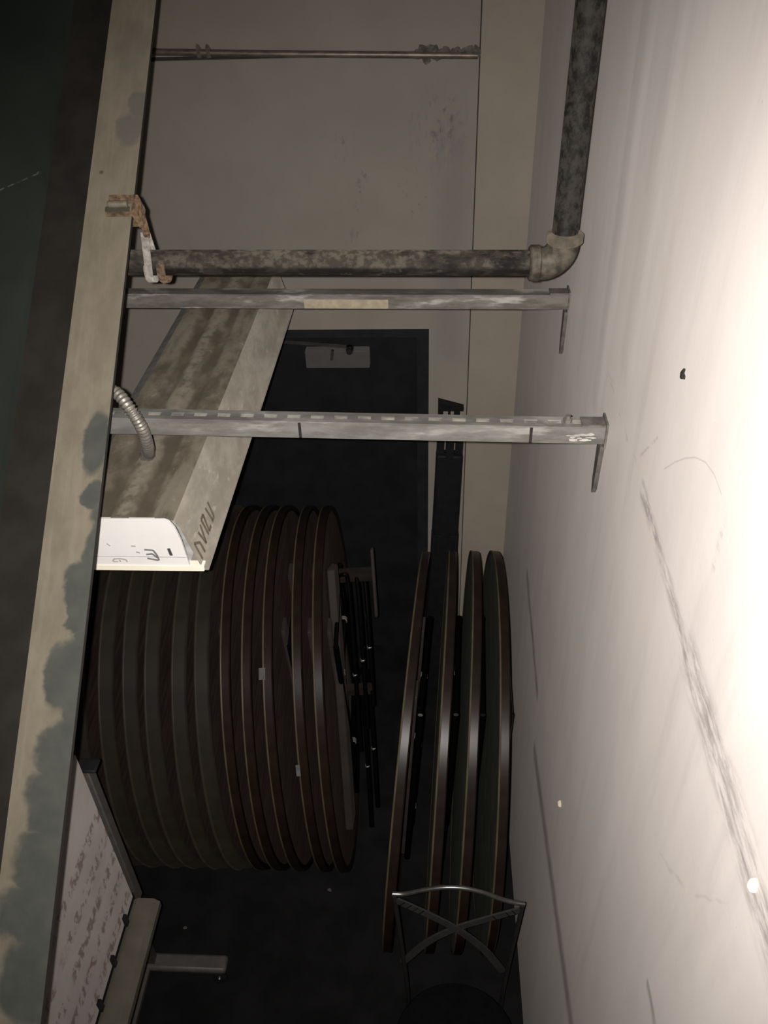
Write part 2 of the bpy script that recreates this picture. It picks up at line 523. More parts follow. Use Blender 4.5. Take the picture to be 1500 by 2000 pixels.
stair = tag(empty('stair_stringer', (-0.639, 1.755, 2.964), (SL, 0, -0.004)), 'dusty green steel stair stringer sloping up along the left side', 'stair stringer')
L0, L1 = -1.95, 1.82
bevel(MB().box((-0.1035, L0, -0.012), (0, L1, 0)).build('top_flange', M['stringer'], stair), 0.002)
MB().box((-0.1035, L0, -0.105), (-0.093, L1, -0.012)).build('web', M['green'], stair)
MB().box((-0.1035, L0, -0.117), (-0.070, L1, -0.105)).build('bottom_flange', M['green'], stair)
side = tag(empty('stair_side_panel', (-0.744, 1.755, 2.964), (SL, 0, -0.004)), 'dark green steel panel of the stair beyond the dusty stringer', 'stair panel')
MB().box((-0.118, L0, -0.075), (-0.002, L1, -0.055)).build('edge_strip', M['band'], side)
mg = NT('green_panel_scratched', 0.6, 0.0, 0.3)
pp = mg.pos(False)
cg = mg.mix(mg.ramp(mg.noise(pp, 3.0, 4, 0.6), 0.3, 0.7), (0.016, 0.020, 0.017), (0.024, 0.030, 0.025))
sc_ = mg.mx(mg.seg(pp, (-0.13, 0.15, -0.03), (-0.23, 0.10, -0.03), 0.0, 0.003), mg.blob(pp, (-0.128, 0.15, -0.03), (0.006, 0.006, 1)))
mg.color(mg.mix(mg.mul(sc_, mg.ramp(mg.noise(pp, 60), 0.4, 0.6)), cg, (0.12, 0.12, 0.11)))
MB().box((-0.64, L0, -0.06), (-0.118, L1, -0.03)).build('panel_sheet', mg.m, side)

# ------------------------------------------------------------------ strut channels between stair and wall
M['strut'] = None


def mat_strut(name, c0, c1, c2, patch=None):
    m = NT(name, 0.5, 0.35, 0.4)
    p = m.pos(False)
    f = m.noise(p, 24, 5, 0.65, (0.35, 1, 1.4))
    col = m.mix(m.ramp(f, 0.35, 0.65), c0, c1)
    f2 = m.noise(p, 14, 4, 0.6, (0.5, 1, 2.5))
    col = m.mix(m.mul(m.ramp(f2, 0.54, 0.70), 0.75), col, c2)
    if patch:
        for (c, r, colr) in patch:
            col = m.mix(m.blob(p, c, r, 0.8, 1.02), col, colr)
    m.color(col)
    m.bump(f, 0.2, 0.003)
    return m.m


M['strut_a'] = mat_strut('galvanised_dusty', (0.17, 0.162, 0.146), (0.27, 0.265, 0.245), (0.46, 0.45, 0.42))
M['strut_b'] = mat_strut('galvanised_dark', (0.13, 0.12, 0.106), (0.24, 0.224, 0.20), (0.62, 0.60, 0.56))
M['tape'] = plain('tan_tape', (0.35, 0.30, 0.22), 0.6, var=0.15, scale=40)
M['strut_dark'] = plain('strut_slot_dust', (0.150, 0.140, 0.120), 0.85, var=0.45, scale=30)
M['bracket'] = plain('bracket_grey', (0.17, 0.155, 0.14), 0.6, 0.3, var=0.3, scale=40)


def strut(y, z0, tilt, label, mt, joints, slots):
    """slotted channel 41 mm square along x, from the left wall to a bracket on the right wall."""
    r = tag(empty('strut_channel', (0, y, z0)), label, 'strut', 'strut channels crossing to the white wall')
    w = 0.0205
    a, b = WL, WR - 0.004
    def zt(x):
        return -tilt * x
    sh = Matrix(((1, 0, 0, 0), (0, 1, 0, 0), (-tilt, 0, 1, 0), (0, 0, 0, 1)))
    top = MB()
    if slots:
        top.box((a, -w, w - 0.003), (b, -0.007, w), sh).box((a, 0.007, w - 0.003), (b, w, w), sh)
        x = a
        while x < b:
            top.box((x, -0.007, w - 0.003), (min(x + 0.022, b), 0.007, w), sh); x += 0.0508
        MB().box((a, -w + 0.003, w - 0.006), (b, w - 0.003, w - 0.004), sh).build('inner_liner', M['strut_dark'], r)
    else:
        top.box((a, -w, w - 0.003), (b, w, w), sh)
    top.build('top_web', mt, r)
    MB().box((a, w - 0.003, -w), (b, w, w - 0.003), sh).build('rear_side', mt, r)
    xs = [a] + joints + [b]
    for i in range(len(xs) - 1):
        g = 0.0032
        f = MB().box((xs[i] + (g if i else 0), -w, -w), (xs[i + 1] - (g if i < len(xs) - 2 else 0), -w + 0.003, w - 0.0032), sh)
        f.build('front_side', mt, r)
    for xj in joints:
        MB().box((xj - 0.003, -w + 0.0008, -w), (xj + 0.003, -w + 0.0032, w - 0.004), sh).build('joint_seal', M['nail'], r)
    lip = MB()
    lip.box((a, -w + 0.003, -w), (b, -0.011, -w + 0.003), sh).box((a, 0.011, -w), (b, w - 0.003, -w + 0.003), sh)
    lip.build('bottom_lip', mt, r)
    # angle bracket on the wall, long leg hanging down
    zz = zt(b)
    br = MB()
    br.box((b - 0.0005, -0.026, zz - 0.03), (b + 0.004, 0.026, zz + 0.03))
    pr = [(-0.017, zz - 0.03), (0.017, zz - 0.03), (0.014, zz - 0.13), (0.004, zz - 0.165), (-0.006, zz - 0.15)]
    br.extrude(pr, 'yz', b - 0.006, b + 0.004)
    br.box((b - 0.05, -0.018, zz + w), (b + 0.003, 0.018, zz + w + 0.004))
    br.build('wall_bracket', M['bracket'], r)
    return r


sa = strut(1.55, 2.588, 0.022, 'pale galvanised slotted strut crossing in front of the dark doorway', M['strut_a'], [-0.282, 0.212], True)
MB().lathe([(0, 0), (0, 0.010), (0.008, 0.010), (0.009, 0.006), (0.016, 0.006), (0.016, 0)], 'z', 6, (0.289, 0.0, 0.0145), closed=False).build('bolt', M['bracket'], sa)
m_ = MB()
random.seed(3)
for i in range(22):
    m_.lump((0.285 + 0.06 * random.random(), -0.0207, -0.020 + 0.016 * random.random()), (0.004 + 0.007 * random.random(), 0.0006, 0.0012 + 0.002 * random.random()), i, 0.35, 1)
m_.build('paint_splash', plain('pale_paint_splash', (0.40, 0.385, 0.36), 0.7), sa)
sb = strut(2.19, 2.607, 0.010, 'dark stained strut directly under the horizontal pipe', M['strut_b'], [], False)
o = MB().box((-0.352, -0.0225, -0.019), (-0.12, -0.0204, 0.006), Matrix(((1, 0, 0, 0), (0, 1, 0, 0), (-0.01, 0, 1, 0), (0, 0, 0, 1)))).build('tape_strip', M['tape'], sb)
o['label'] = 'tan strip of tape'

# ------------------------------------------------------------------ pipe with elbow and riser
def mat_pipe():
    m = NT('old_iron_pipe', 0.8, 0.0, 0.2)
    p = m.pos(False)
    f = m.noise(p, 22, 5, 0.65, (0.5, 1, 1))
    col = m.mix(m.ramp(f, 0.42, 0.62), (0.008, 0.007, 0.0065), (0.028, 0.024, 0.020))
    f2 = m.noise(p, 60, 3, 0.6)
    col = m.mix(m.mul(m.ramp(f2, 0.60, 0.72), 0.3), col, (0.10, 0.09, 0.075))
    # patchy dust above; shade of the underside painted in by the upward normal
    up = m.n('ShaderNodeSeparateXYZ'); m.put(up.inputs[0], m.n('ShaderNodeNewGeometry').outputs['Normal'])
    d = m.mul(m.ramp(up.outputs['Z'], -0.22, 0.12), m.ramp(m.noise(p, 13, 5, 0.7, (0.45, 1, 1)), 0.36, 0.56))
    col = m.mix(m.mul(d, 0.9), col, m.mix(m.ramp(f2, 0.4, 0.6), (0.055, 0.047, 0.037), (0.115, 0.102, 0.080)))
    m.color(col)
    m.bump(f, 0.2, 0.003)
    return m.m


def mat_riser():
    m = NT('old_iron_riser', 0.7, 0.0, 0.3)
    p = m.pos(False)
    f = m.noise(p, 55, 6, 0.75, (1.2, 1.2, 0.8))
    col = m.mix(m.ramp(f, 0.38, 0.60), (0.0075, 0.0062, 0.0056), (0.036, 0.032, 0.027))
    m.color(col); m.bump(f, 0.2, 0.003)
    return m.m


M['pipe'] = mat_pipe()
M['riser'] = mat_riser()
M['elbow'] = plain('elbow_malleable_iron', (0.085, 0.072, 0.055), 0.7, 0.1, var=0.55, scale=35)
EX, EY, EZ = 0.286, 1.85, 2.834
pipe = tag(empty('water_pipe', (EX, EY, EZ)), 'old iron pipe crossing the bay and turning up along the wall', 'pipe')
PR = 0.0285
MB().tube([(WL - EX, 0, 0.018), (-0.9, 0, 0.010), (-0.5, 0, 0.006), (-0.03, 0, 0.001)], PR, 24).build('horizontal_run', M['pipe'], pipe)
MB().tube([(0.004, 0, 0.03), (0.006, 0, 0.3), (0.014, 0, TOPZ - EZ)], PR, 24).build('riser', M['riser'], pipe)
c = (-0.045, 0, 0.045)
el = [(-0.062, 0, 0.001)] + [(c[0] + 0.048 * math.cos(math.radians(a)), 0, c[2] + 0.046 * math.sin(math.radians(a))) for a in range(-90, 1, 10)] + [(0.004, 0, 0.062)]
elb = MB().tube(el, 0.036, 24).build('elbow', M['elbow'], pipe)
MB().tube([(-0.070, 0, 0.001), (-0.066, 0, 0.001), (-0.048, 0, 0.001), (-0.044, 0, 0.001)], [0.036, 0.040, 0.040, 0.036], 24).build('collar', M['elbow'], elb)
MB().tube([(0.004, 0, 0.046), (0.004, 0, 0.050), (0.004, 0, 0.066), (0.004, 0, 0.070)], [0.036, 0.041, 0.041, 0.036], 24).build('collar', plain('collar_dusty', (0.105, 0.090, 0.068), 0.7, var=0.3, scale=40), elb)

# beam clamp and strap that carry the pipe
hx = -0.668
hang = tag(empty('pipe_hanger', (hx, EY, EZ + 0.01)), 'rusty beam clamp with white strap holding the pipe at the stringer', 'pipe hanger')
Mx = Matrix.Rotation(SL, 4, 'X')
loc = Vector((-0.010, -0.060, 0.1455))


def clamp_part(mb, name, mt):
    for v in mb.bm.verts:
        v.co = Mx @ v.co + loc
    return bevel(mb.build(name, mt, hang), 0.003)


clamp_part(MB().box((-0.012, 0.006, 0.001), (0.050, 0.022, 0.013)).box((0.040, -0.026, -0.040), (0.052, 0.022, 0.013)).box((0.0, -0.024, -0.040), (0.041, 0.016, -0.028)), 'beam_clamp', M['rust'])
clamp_part(MB().box((-0.020, -0.014, 0.001), (0.034, -0.002, 0.006)), 'clamp_jaw', plain('jaw_olive', (0.050, 0.044, 0.030), 0.8))
clamp_part(MB().box((-0.016, -0.026, 0.001), (0.046, -0.017, 0.010)), 'clamp_lip', M['rust'])
clamp_part(MB().tube([(-0.014, 0.001, 0.008), (-0.008, 0.001, 0.008), (0.030, 0.001, 0.009)], [0.006, 0.0075, 0.0075], 10), 'clamp_bolt', plain('bolt_tan', (0.20, 0.172, 0.13), 0.6, 0.1, var=0.3))
lo = MB()
lo.tube(smooth_path([(0.040, -0.05, 0.125), (0.040, -0.045, 0.105), (0.036, -0.03, 0.085), (0.032, -0.02, 0.068)], 5), 0.008, 10)
lo.build('hanger_rod', M['rust'], hang)
ring = MB()
pts = [(0.0, 0.031 * math.cos(math.radians(a)), -0.002 + 0.031 * math.sin(math.radians(a))) for a in range(0, 360, 12)]
ring.lathe([(-0.009, 0.029), (-0.009, 0.0325), (0.009, 0.0325), (0.009, 0.029)], 'x', 32, (0.022, 0, -0.012))
ring.build('pipe_ring', M['white_strap'], hang)
st = MB()
st.bar((0.024, -0.033, -0.02), (0.030, -0.026, 0.078), 0.016, 0.004, up=(0, 1, 0)).bar((0.024, 0.031, -0.01), (0.030, -0.014, 0.078), 0.016, 0.004, up=(0, 1, 0))
st.build('strap', M['white_strap'], hang)
MB().lathe([(-0.009, 0.0285), (-0.009, 0.033), (0.0, 0.0345), (0.009, 0.033), (0.009, 0.0285)], 'x', 28, (0.052, 0, -0.012)).build('coupling', M['rust'], hang)

# ------------------------------------------------------------------ fluorescent luminaire hung under the struts
def mat_fixture():
    m = NT('dusty_fixture_top', 0.85, 0.0, 0.2)
    p = m.pos(False)
    f = m.noise(p, 11, 5, 0.65, (1.2, 0.8, 1))
    dust = m.mix(m.ramp(f, 0.32, 0.68), (0.068, 0.057, 0.041), (0.150, 0.131, 0.102))
    f2 = m.noise(p, 5, 4, 0.6, (3.5, 0.6, 1))
    dust = m.mix(m.mul(m.ramp(f2, 0.5, 0.66), 0.7), dust, (0.16, 0.142, 0.112))
    f3 = m.noise(p, 34, 3, 0.6)
    dust = m.mix(m.mul(m.ramp(f3, 0.62, 0.74), 0.5), dust, (0.21, 0.19, 0.16))
    # relief shading painted into the dust colour: dark grooves, pale ridge
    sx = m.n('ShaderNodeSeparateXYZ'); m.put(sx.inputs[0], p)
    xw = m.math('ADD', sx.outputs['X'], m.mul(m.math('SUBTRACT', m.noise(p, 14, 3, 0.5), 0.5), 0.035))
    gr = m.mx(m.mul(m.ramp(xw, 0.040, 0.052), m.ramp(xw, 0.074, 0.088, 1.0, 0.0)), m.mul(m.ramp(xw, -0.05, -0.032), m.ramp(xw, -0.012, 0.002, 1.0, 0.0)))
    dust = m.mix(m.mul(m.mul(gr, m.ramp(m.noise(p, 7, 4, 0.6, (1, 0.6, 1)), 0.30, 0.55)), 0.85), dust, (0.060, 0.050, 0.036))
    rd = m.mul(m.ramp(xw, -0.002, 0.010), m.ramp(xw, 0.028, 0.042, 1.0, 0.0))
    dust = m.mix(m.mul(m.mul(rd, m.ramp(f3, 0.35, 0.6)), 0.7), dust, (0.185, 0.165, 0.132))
    m.color(dust)
    m.bump(f, 0.3, 0.004)
    return m.m


def mat_fixture_side():
    m = NT('fixture_side_paint', 0.7, 0.0, 0.25)
    p = m.pos(False)
    f = m.noise(p, 16, 5, 0.65, (1, 0.5, 1))
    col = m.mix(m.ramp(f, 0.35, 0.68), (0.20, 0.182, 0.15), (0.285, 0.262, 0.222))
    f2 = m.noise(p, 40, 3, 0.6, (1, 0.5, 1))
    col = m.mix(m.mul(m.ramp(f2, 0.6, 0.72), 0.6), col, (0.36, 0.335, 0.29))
    m.color(col)
    return m.m


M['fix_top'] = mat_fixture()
M['fix_side'] = mat_fixture_side()
M['fix_white'] = plain('white_enamel', (0.84, 0.815, 0.80), 0.45, var=0.03, scale=8)
M['fix_lip'] = plain('cream_enamel_lip', (0.70, 0.66, 0.56), 0.5, var=0.05, scale=8)
M['marker'] = plain('black_marker', (0.05, 0.045, 0.05), 0.6)
M['scrawl'] = plain('brown_scrawl', (0.10, 0.08, 0.06), 0.7)
FY0, FY1 = 1.42, 2.90
fx = tag(empty('fluorescent_luminaire', (-0.70, FY0, 2.285)), 'dusty fluorescent light fixture with clean white end hanging below the struts', 'light fixture')
LEN = FY1 - FY0
# shell profile in x (relative -0.70) and z above the rim
hw = 0.148
outer = [(0.180, 0.012), (0.170, 0.05), (0.160, 0.085), (0.150, 0.125), (0.138, 0.142), (0.120, 0.149), (0.085, 0.146), (0.072, 0.139), (0.050, 0.139), (0.038, 0.148),
         (0.0, 0.148), (-0.012, 0.139), (-0.034, 0.139), (-0.046, 0.148), (-0.085, 0.148), (-0.10, 0.14), (-0.13, 0.125), (-0.150, 0.085), (-0.175, 0.012)]
iTop0, iTop1 = 4, 15
def shell(pts, y0, y1, name, mt, t=0.0015):
    inner = [(a * 0.985, b - t) for a, b in pts][::-1]
    MB().extrude(pts + inner, 'xz', y0, y1).build(name, mt, fx, sharp=50)
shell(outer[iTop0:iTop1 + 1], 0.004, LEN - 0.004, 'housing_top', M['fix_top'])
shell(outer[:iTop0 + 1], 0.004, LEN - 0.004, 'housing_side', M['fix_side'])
shell(outer[iTop1:], 0.004, LEN - 0.004, 'housing_side', plain('fixture_grey_side', (0.075, 0.070, 0.066), 0.7, var=0.2))  # left slope coloured darker, standing in for the shade at its grazing angle
bevel(MB().box((0.150, 0, 0.0), (0.196, LEN, 0.012)).build('rim', M['fix_side'], fx), 0.002)
bevel(MB().box((-0.196, 0, 0.0), (-0.150, LEN, 0.012)).build('rim', M['fix_side'], fx), 0.002)
bevel(MB().box((-0.150, -0.004, 0.0), (0.186, 0.02, 0.014)).build('rim', M['fix_lip'], fx), 0.002)
bevel(MB().box((-0.150, LEN - 0.02, 0.0), (0.150, LEN, 0.012)).build('rim', M['fix_side'], fx), 0.002)
endp = [(0.153, 0.014), (0.150, 0.05), (0.146, 0.09), (0.138, 0.124), (0.128, 0.141), (0.115, 0.147), (-0.11, 0.147), (-0.13, 0.135), (-0.15, 0.09), (-0.165, 0.014)]
ep = MB().extrude(endp, 'xz', 0.0, 0.006).build('end_plate', M['fix_white'], fx)
MB().extrude(endp, 'xz', LEN - 0.006, LEN).build('end_plate', M['fix_side'], fx)
MB().box((-0.15, 0.03, 0.004), (0.15, LEN - 0.03, 0.008)).build('diffuser', plain('diffuser_milky', (0.6, 0.6, 0.58), 0.3), fx)
# pencil line and marker strokes on the end plate
MB().box((-0.155, -0.0006, 0.0385), (0.150, 0.001, 0.0400)).build('fold_line', plain('grey_fold', (0.36, 0.34, 0.33), 0.6), ep)
def strokes(name, mt, parent, segs, w, y=-0.0012):
    runs = []
    for sg in segs:
        if runs and runs[-1][-1][2:] == sg[:2]:
            runs[-1].append(sg)
        else:
            runs.append([sg])
    for rn in runs:
        b = MB()
        for (x0, z0, x1, z1) in rn:
            b.bar((x0, y, z0), (x1, y, z1), 0.0015, w, up=Vector((z1 - z0, 0, -(x1 - x0))))
        b.build(name, mt, parent)
strokes('marker_writing', M['marker'], ep, [(0.114, 0.065, 0.117, 0.045)], 0.0065)
strokes('marker_writing', plain('grey_marker', (0.17, 0.16, 0.165), 0.6), ep, [
    (0.058, 0.061, 0.078, 0.0595), (0.078, 0.0595, 0.084, 0.045), (0.060, 0.047, 0.074, 0.049), (0.074, 0.049, 0.083, 0.038), (0.060, 0.036, 0.084, 0.030), (0.084, 0.045, 0.086, 0.030)], 0.0038)
strokes('marker_writing', plain('faint_marker', (0.34, 0.32, 0.31), 0.6), ep, [
    (0.030, 0.0715, 0.040, 0.0710), (0.038, 0.054, 0.046, 0.052), (-0.024, 0.078, -0.018, 0.071), (-0.022, 0.026, -0.018, 0.033), (-0.018, 0.033, -0.004, 0.034), (-0.004, 0.034, 0.010, 0.031), (0.010, 0.031, 0.011, 0.024), (-0.006, 0.030, -0.004, 0.025), (-0.020, 0.025, -0.010, 0.025)], 0.003)
# brown scrawl on the sloping side near the clean end: reads down the slope
b = MB()
def on_side(u, v):       # u metres along the fixture, v 0 (rim) .. 1 (top edge)
    (x0, z0), (x1, z1) = (0.180, 0.012), (0.150, 0.125)
    return Vector((x0 + (x1 - x0) * v + 0.001, u, z0 + (z1 - z0) * v))
letters = [((0.02, 0.05), (0.02, 0.45)), ((0.02, 0.45), (0.045, 0.30)), ((0.045, 0.30), (0.045, 0.05)),
           ((0.06, 0.45), (0.07, 0.10)), ((0.07, 0.10), (0.085, 0.48)), ((0.10, 0.12), (0.10, 0.5)), ((0.10, 0.5), (0.12, 0.5)), ((0.12, 0.5), (0.11, 0.14)), ((0.11, 0.14), (0.13, 0.14)),
           ((0.15, 0.15), (0.145, 0.5)), ((0.145, 0.15), (0.165, 0.15)), ((0.165, 0.15), (0.17, 0.5))]
nrm = Vector((0.113, 0, 0.03)).normalized()
for (a_, b_) in letters:
    b.bar(on_side(*a_), on_side(*b_), 0.007, 0.0012, up=nrm)
b.build('scrawled_letters', M['scrawl'], fx)
# hanger wires up to the struts
for (x, y, zt) in ((-0.15, 1.565 - FY0, 0.292), (-0.13, 1.565 - FY0, 0.292)):
    MB().tube([(x, y, 0.13), (x, y, zt)], 0.0014, 6).build('hanger_wire', M['bracket'], fx)

# armoured cable into the top of the luminaire
M['flex'] = plain('armoured_cable_steel', (0.26, 0.24, 0.21), 0.45, 0.5, var=0.2, scale=60)
path = smooth_path([(-0.800, 1.485, 2.590), (-0.735, 1.495, 2.612), (-0.692, 1.500, 2.668), (-0.656, 1.50, 2.704), (-0.615, 1.465, 2.681), (-0.600, 1.465, 2.635), (-0.611, 1.50, 2.572), (-0.635, 1.555, 2.520), (-0.665, 1.63, 2.465), (-0.684, 1.665, 2.432)], 26)
rs = [0.0118 + 0.0016 * (1 if (i // 2) % 2 else -1) for i in range(len(path))]
flex = tag(empty('armoured_cable', (-0.684, 1.665, 2.43)), 'ribbed armoured cable bending down into the dusty fixture', 'cable')
MB().tube(path, rs, 12).build('cable_sheath', M['flex'], flex, sharp=80, loc=at(flex))
MB().lathe([(-0.004, 0.020), (0.010, 0.020), (0.012, 0.015), (0.024, 0.015), (0.024, 0.010), (-0.004, 0.010)], 'z', 8, (0, 0, 0.002)).build('connector', M['bracket'], flex)

# ------------------------------------------------------------------ round folding tables standing on edge
TR = 0.762
M['t_top'] = plain('laminate_dark', (0.017, 0.0185, 0.0155), 0.55, spec=0.3, var=0.2, scale=8)
M['t_edge'] = plain('edge_brown_gloss', (0.017, 0.0105, 0.0085), 0.34, spec=0.20, var=0.2, scale=12)
M['t_bead'] = plain('edge_bead_brass', (0.105, 0.084, 0.052), 0.4, 0.2, spec=0.6, var=0.2, scale=14)
M['t_edge_tan'] = plain('edge_brown_matt', (0.020, 0.0165, 0.0125), 0.6, spec=0.3, var=0.2, scale=10)
M['t_bead_tan'] = plain('edge_bead_dull', (0.030, 0.025, 0.0185), 0.6, spec=0.3, var=0.2, scale=10)
M['t_under'] = plain('plywood_dark', (0.020, 0.014, 0.0125), 0.6, spec=0.25, var=0.25, scale=14, stretch=(1, 0.3, 3))
M['t_runner'] = plain('runner_brown', (0.034, 0.027, 0.025), 0.6, spec=0.25, var=0.15, scale=12)
M['t_leg'] = plain('leg_black_steel', (0.020, 0.019, 0.019), 0.18, 0.85, spec=0.6, var=0.2)
M['t_glide'] = plain('glide_grey', (0.25, 0.24, 0.23), 0.35, 0.3)


def make_table(edge, bead, edge_w, bead_r):
    """top faces -x, legs fold against +x; the Empty is the point of contact with the floor."""
    r = empty('folding_table')
    C_ = (0, 0, TR)
    MB().lathe([(-0.012, 0.0), (-0.012, TR - 0.004), (0.010, TR - 0.004), (0.010, 0.0)], 'x', 80, C_, closed=False).build('tabletop', M['t_top'], r)
    MB().lathe([(-0.013, TR - 0.010), (-0.013, TR - 0.003), (-0.010, TR), (edge_w - 0.017, TR), (edge_w - 0.013, TR - 0.004), (edge_w - 0.013, TR - 0.022), (0.010, TR - 0.022)], 'x', 120, C_).build('edge_band', edge, r)
    pts = [(-0.0125, TR * 0.9985 * math.cos(2 * math.pi * i / 120), TR + TR * 0.9985 * math.sin(2 * math.pi * i / 120)) for i in range(120)]
    MB().tube(pts, bead_r, 8, closed=True).build('edge_bead', bead, r)
    MB().lathe([(0.0101, 0.0), (0.0101, TR - 0.022), (0.0115, TR - 0.022), (0.0115, 0.0)], 'x', 64, C_, closed=False).build('underside', M['t_under'], r)
    for yy in (-0.16, 0.16):
        bevel(MB().box((0.0115, yy - 0.04, TR - 0.50), (0.026, yy + 0.04, TR + 0.50)).build('runner', M['t_runner'], r), 0.003)
    for sgn in (-1, 1):
        x_ = 0.038 if sgn < 0 else 0.042
        z0 = TR + sgn * 0.46
        z1 = TR - sgn * 0.22
        lf = MB()
        lf.tube(smooth_path([(x_, -0.235, z0), (x_, -0.235, z0 * 0.5 + z1 * 0.5), (x_, -0.235, z1 + sgn * 0.05), (x_, -0.21, z1), (x_, 0.0, z1), (x_, 0.21, z1), (x_, 0.235, z1 + sgn * 0.05), (x_, 0.235, z0 * 0.5 + z1 * 0.5), (x_, 0.235, z0)], 6), 0.0115, 10)
        leg = lf.build('leg_frame', M['t_leg'], r)
        MB().tube([(x_, -0.24, z0), (x_, 0.24, z0)], 0.009, 8).build('hinge_bar', M['t_leg'], leg)
        MB().bar((x_, -0.235, TR + sgn * 0.2), (x_ - 0.018, -0.10, TR + sgn * 0.02), 0.018, 0.004, up=(1, 0, 0)).build('lock_brace', M['t_leg'], leg)
        for yy in (-0.15, 0.15):
            MB().lathe([(-0.012, 0.012), (-0.009, 0.016), (0.009, 0.016), (0.012, 0.012)], 'y', 12, (x_, yy, z1)).build('glide', M['t_glide'], leg)
    return r


def copy_tree(o, parent=None):
    c_ = o.copy()
    COL.objects.link(c_)
    c_.parent = parent
    for ch in list(o.children):
        copy_tree(ch, c_)
    return c_


glossy = make_table(M['t_edge'], M['t_bead'], 0.032, 0.0036)
matt = make_table(M['t_edge_tan'], M['t_bead_tan'], 0.046, 0.005)
used = set()


def put_table(proto, x, y, yaw, lean, roll, label, group):
    o = proto if proto.name not in used else copy_tree(proto)
    used.add(proto.name)
    o.location = (x, y, TR * 0.0 + 0.022 * abs(math.sin(lean)) + 0.002)
    o.rotation_euler = (0, lean, yaw)
    tag(o, label, 'table', group)
    return o


ORD = ['rightmost', 'second', 'third', 'fourth', 'fifth', 'sixth', 'seventh', 'eighth', 'ninth', 'tenth', 'eleventh']
LX = [-0.377, -0.457, -0.547, -0.628, -0.706, -0.791, -0.876, -0.965, -1.048, -1.140, -1.224]
left_tables = []
for i, x in enumerate(LX):
    if i < 5:
        lab = ('dark round folding table showing its folded legs, rightmost of the left row' if i == 0 else
               'dark round folding table with bright edge line, %s from right in left row' % ORD[i])
        pr = glossy
    else:
        lab = 'brown dull-edged round folding table, %s from the right in left row' % ORD[i]
        pr = matt
    yaw_ = 0.062 + 0.008 * math.sin(i * 1.7)
    lean_ = -0.043 + 0.004 * math.sin(i * 2.3)
    left_tables.append(put_table(pr, x + 0.02, 2.43, yaw_, lean_, 0, lab, 'round folding tables in the large left row'))
RX = [(-0.127, 0.065, 0.058), (0.018, 0.045, 0.036), (0.118, 0.042, 0.029), (0.217, 0.024, 0.022)]
RL = ['round folding table on edge, leftmost and most tilted of the right-hand four',
      'round folding table on edge, second from the left of the right-hand four',
      'round folding table on edge, third of the right-hand four, rising highest',
      'round folding table on edge nearest the white wall, last of the right-hand four']
right_tables = [put_table(glossy, x, 2.13, -yw, ln, 0, RL[i], 'round folding tables leaning by the white wall') for i, (x, yw, ln) in enumerate(RX)]
lt = left_tables[0]
bevel(MB().bar((0.034, 0.06, TR + 0.60), (0.034, -0.50, TR - 0.28), 0.150, 0.030, up=(1, 0, 0)).build('runner', M['t_runner'], lt), 0.003)
bevel(MB().bar((0.190, 0.16, TR + 0.60), (0.190, 0.02, TR + 0.36), 0.05, 0.012, up=(1, 0, 0)).build('folded_flap', M['t_runner'], lt), 0.003)
# leg sets of this table hang half open
for (dx, y0, z0, y1, z1) in ((0.085, 0.10, 0.50, -0.28, -0.12), (0.120, 0.12, 0.50, -0.22, -0.05), (0.150, 0.14, 0.48, -0.16, 0.02), (0.105, -0.10, 0.05, -0.42, -0.45), (0.135, -0.06, 0.10, -0.36, -0.40)):
    g = MB().tube(smooth_path([(dx - 0.05, y0 + 0.02, TR + z0 - 0.01), (dx - 0.02, y0 + 0.01, TR + z0 + 0.015), (dx, y0 - 0.01, TR + z0 - 0.02), (dx + 0.003, (y0 + y1) / 2, TR + (z0 + z1) / 2), (dx, y1, TR + z1)], 6), 0.0095, 10).build('open_leg', M['t_leg'], lt)
    MB().lathe([(-0.006, 0.0085), (-0.004, 0.0108), (0.004, 0.0108), (0.006, 0.0085)], 'z', 12, (dx + 0.001, y1 * 0.55 + y0 * 0.45, TR + z1 * 0.55 + z0 * 0.45)).build('glide', M['t_glide'], g)  # pale ring part-way down the leg, standing in for a glint on the steel
MB().bar((0.05, 0.12, TR + 0.50), (0.19, 0.12, TR + 0.50), 0.06, 0.02, up=(0, 1, 0)).build('leg_bracket', M['t_under'], lt)
MB().bar((0.04, -0.12, TR + 0.08), (0.15, -0.12, TR + 0.08), 0.05, 0.02, up=(0, 1, 0)).build('leg_bracket', M['t_under'], lt)
# paper tags left on two of the tables
M['paper'] = plain('grey_paper_tag', (0.12, 0.115, 0.12), 0.7)
def tag_on(root, a0, a1, w, name='paper_tag'):
    b_ = MB()
    n_ = 8
    for i in range(n_):
        t0 = math.radians(a0 + (a1 - a0) * i / n_); t1 = math.radians(a0 + (a1 - a0) * (i + 1) / n_)
        R_ = TR + 0.004
        b_.bar((-0.016, R_ * math.cos(t0), TR + R_ * math.sin(t0)), (-0.016, R_ * math.cos(t1), TR + R_ * math.sin(t1)), w, 0.003, up=(0, math.cos(t0), math.sin(t0)))
    o_ = b_.build(name, M['paper'], root)
    o_['label'] = 'scrap of grey paper'
tag_on(left_tables[2], 128, 131, 0.022)
tag_on(left_tables[1], 153, 156, 0.014)

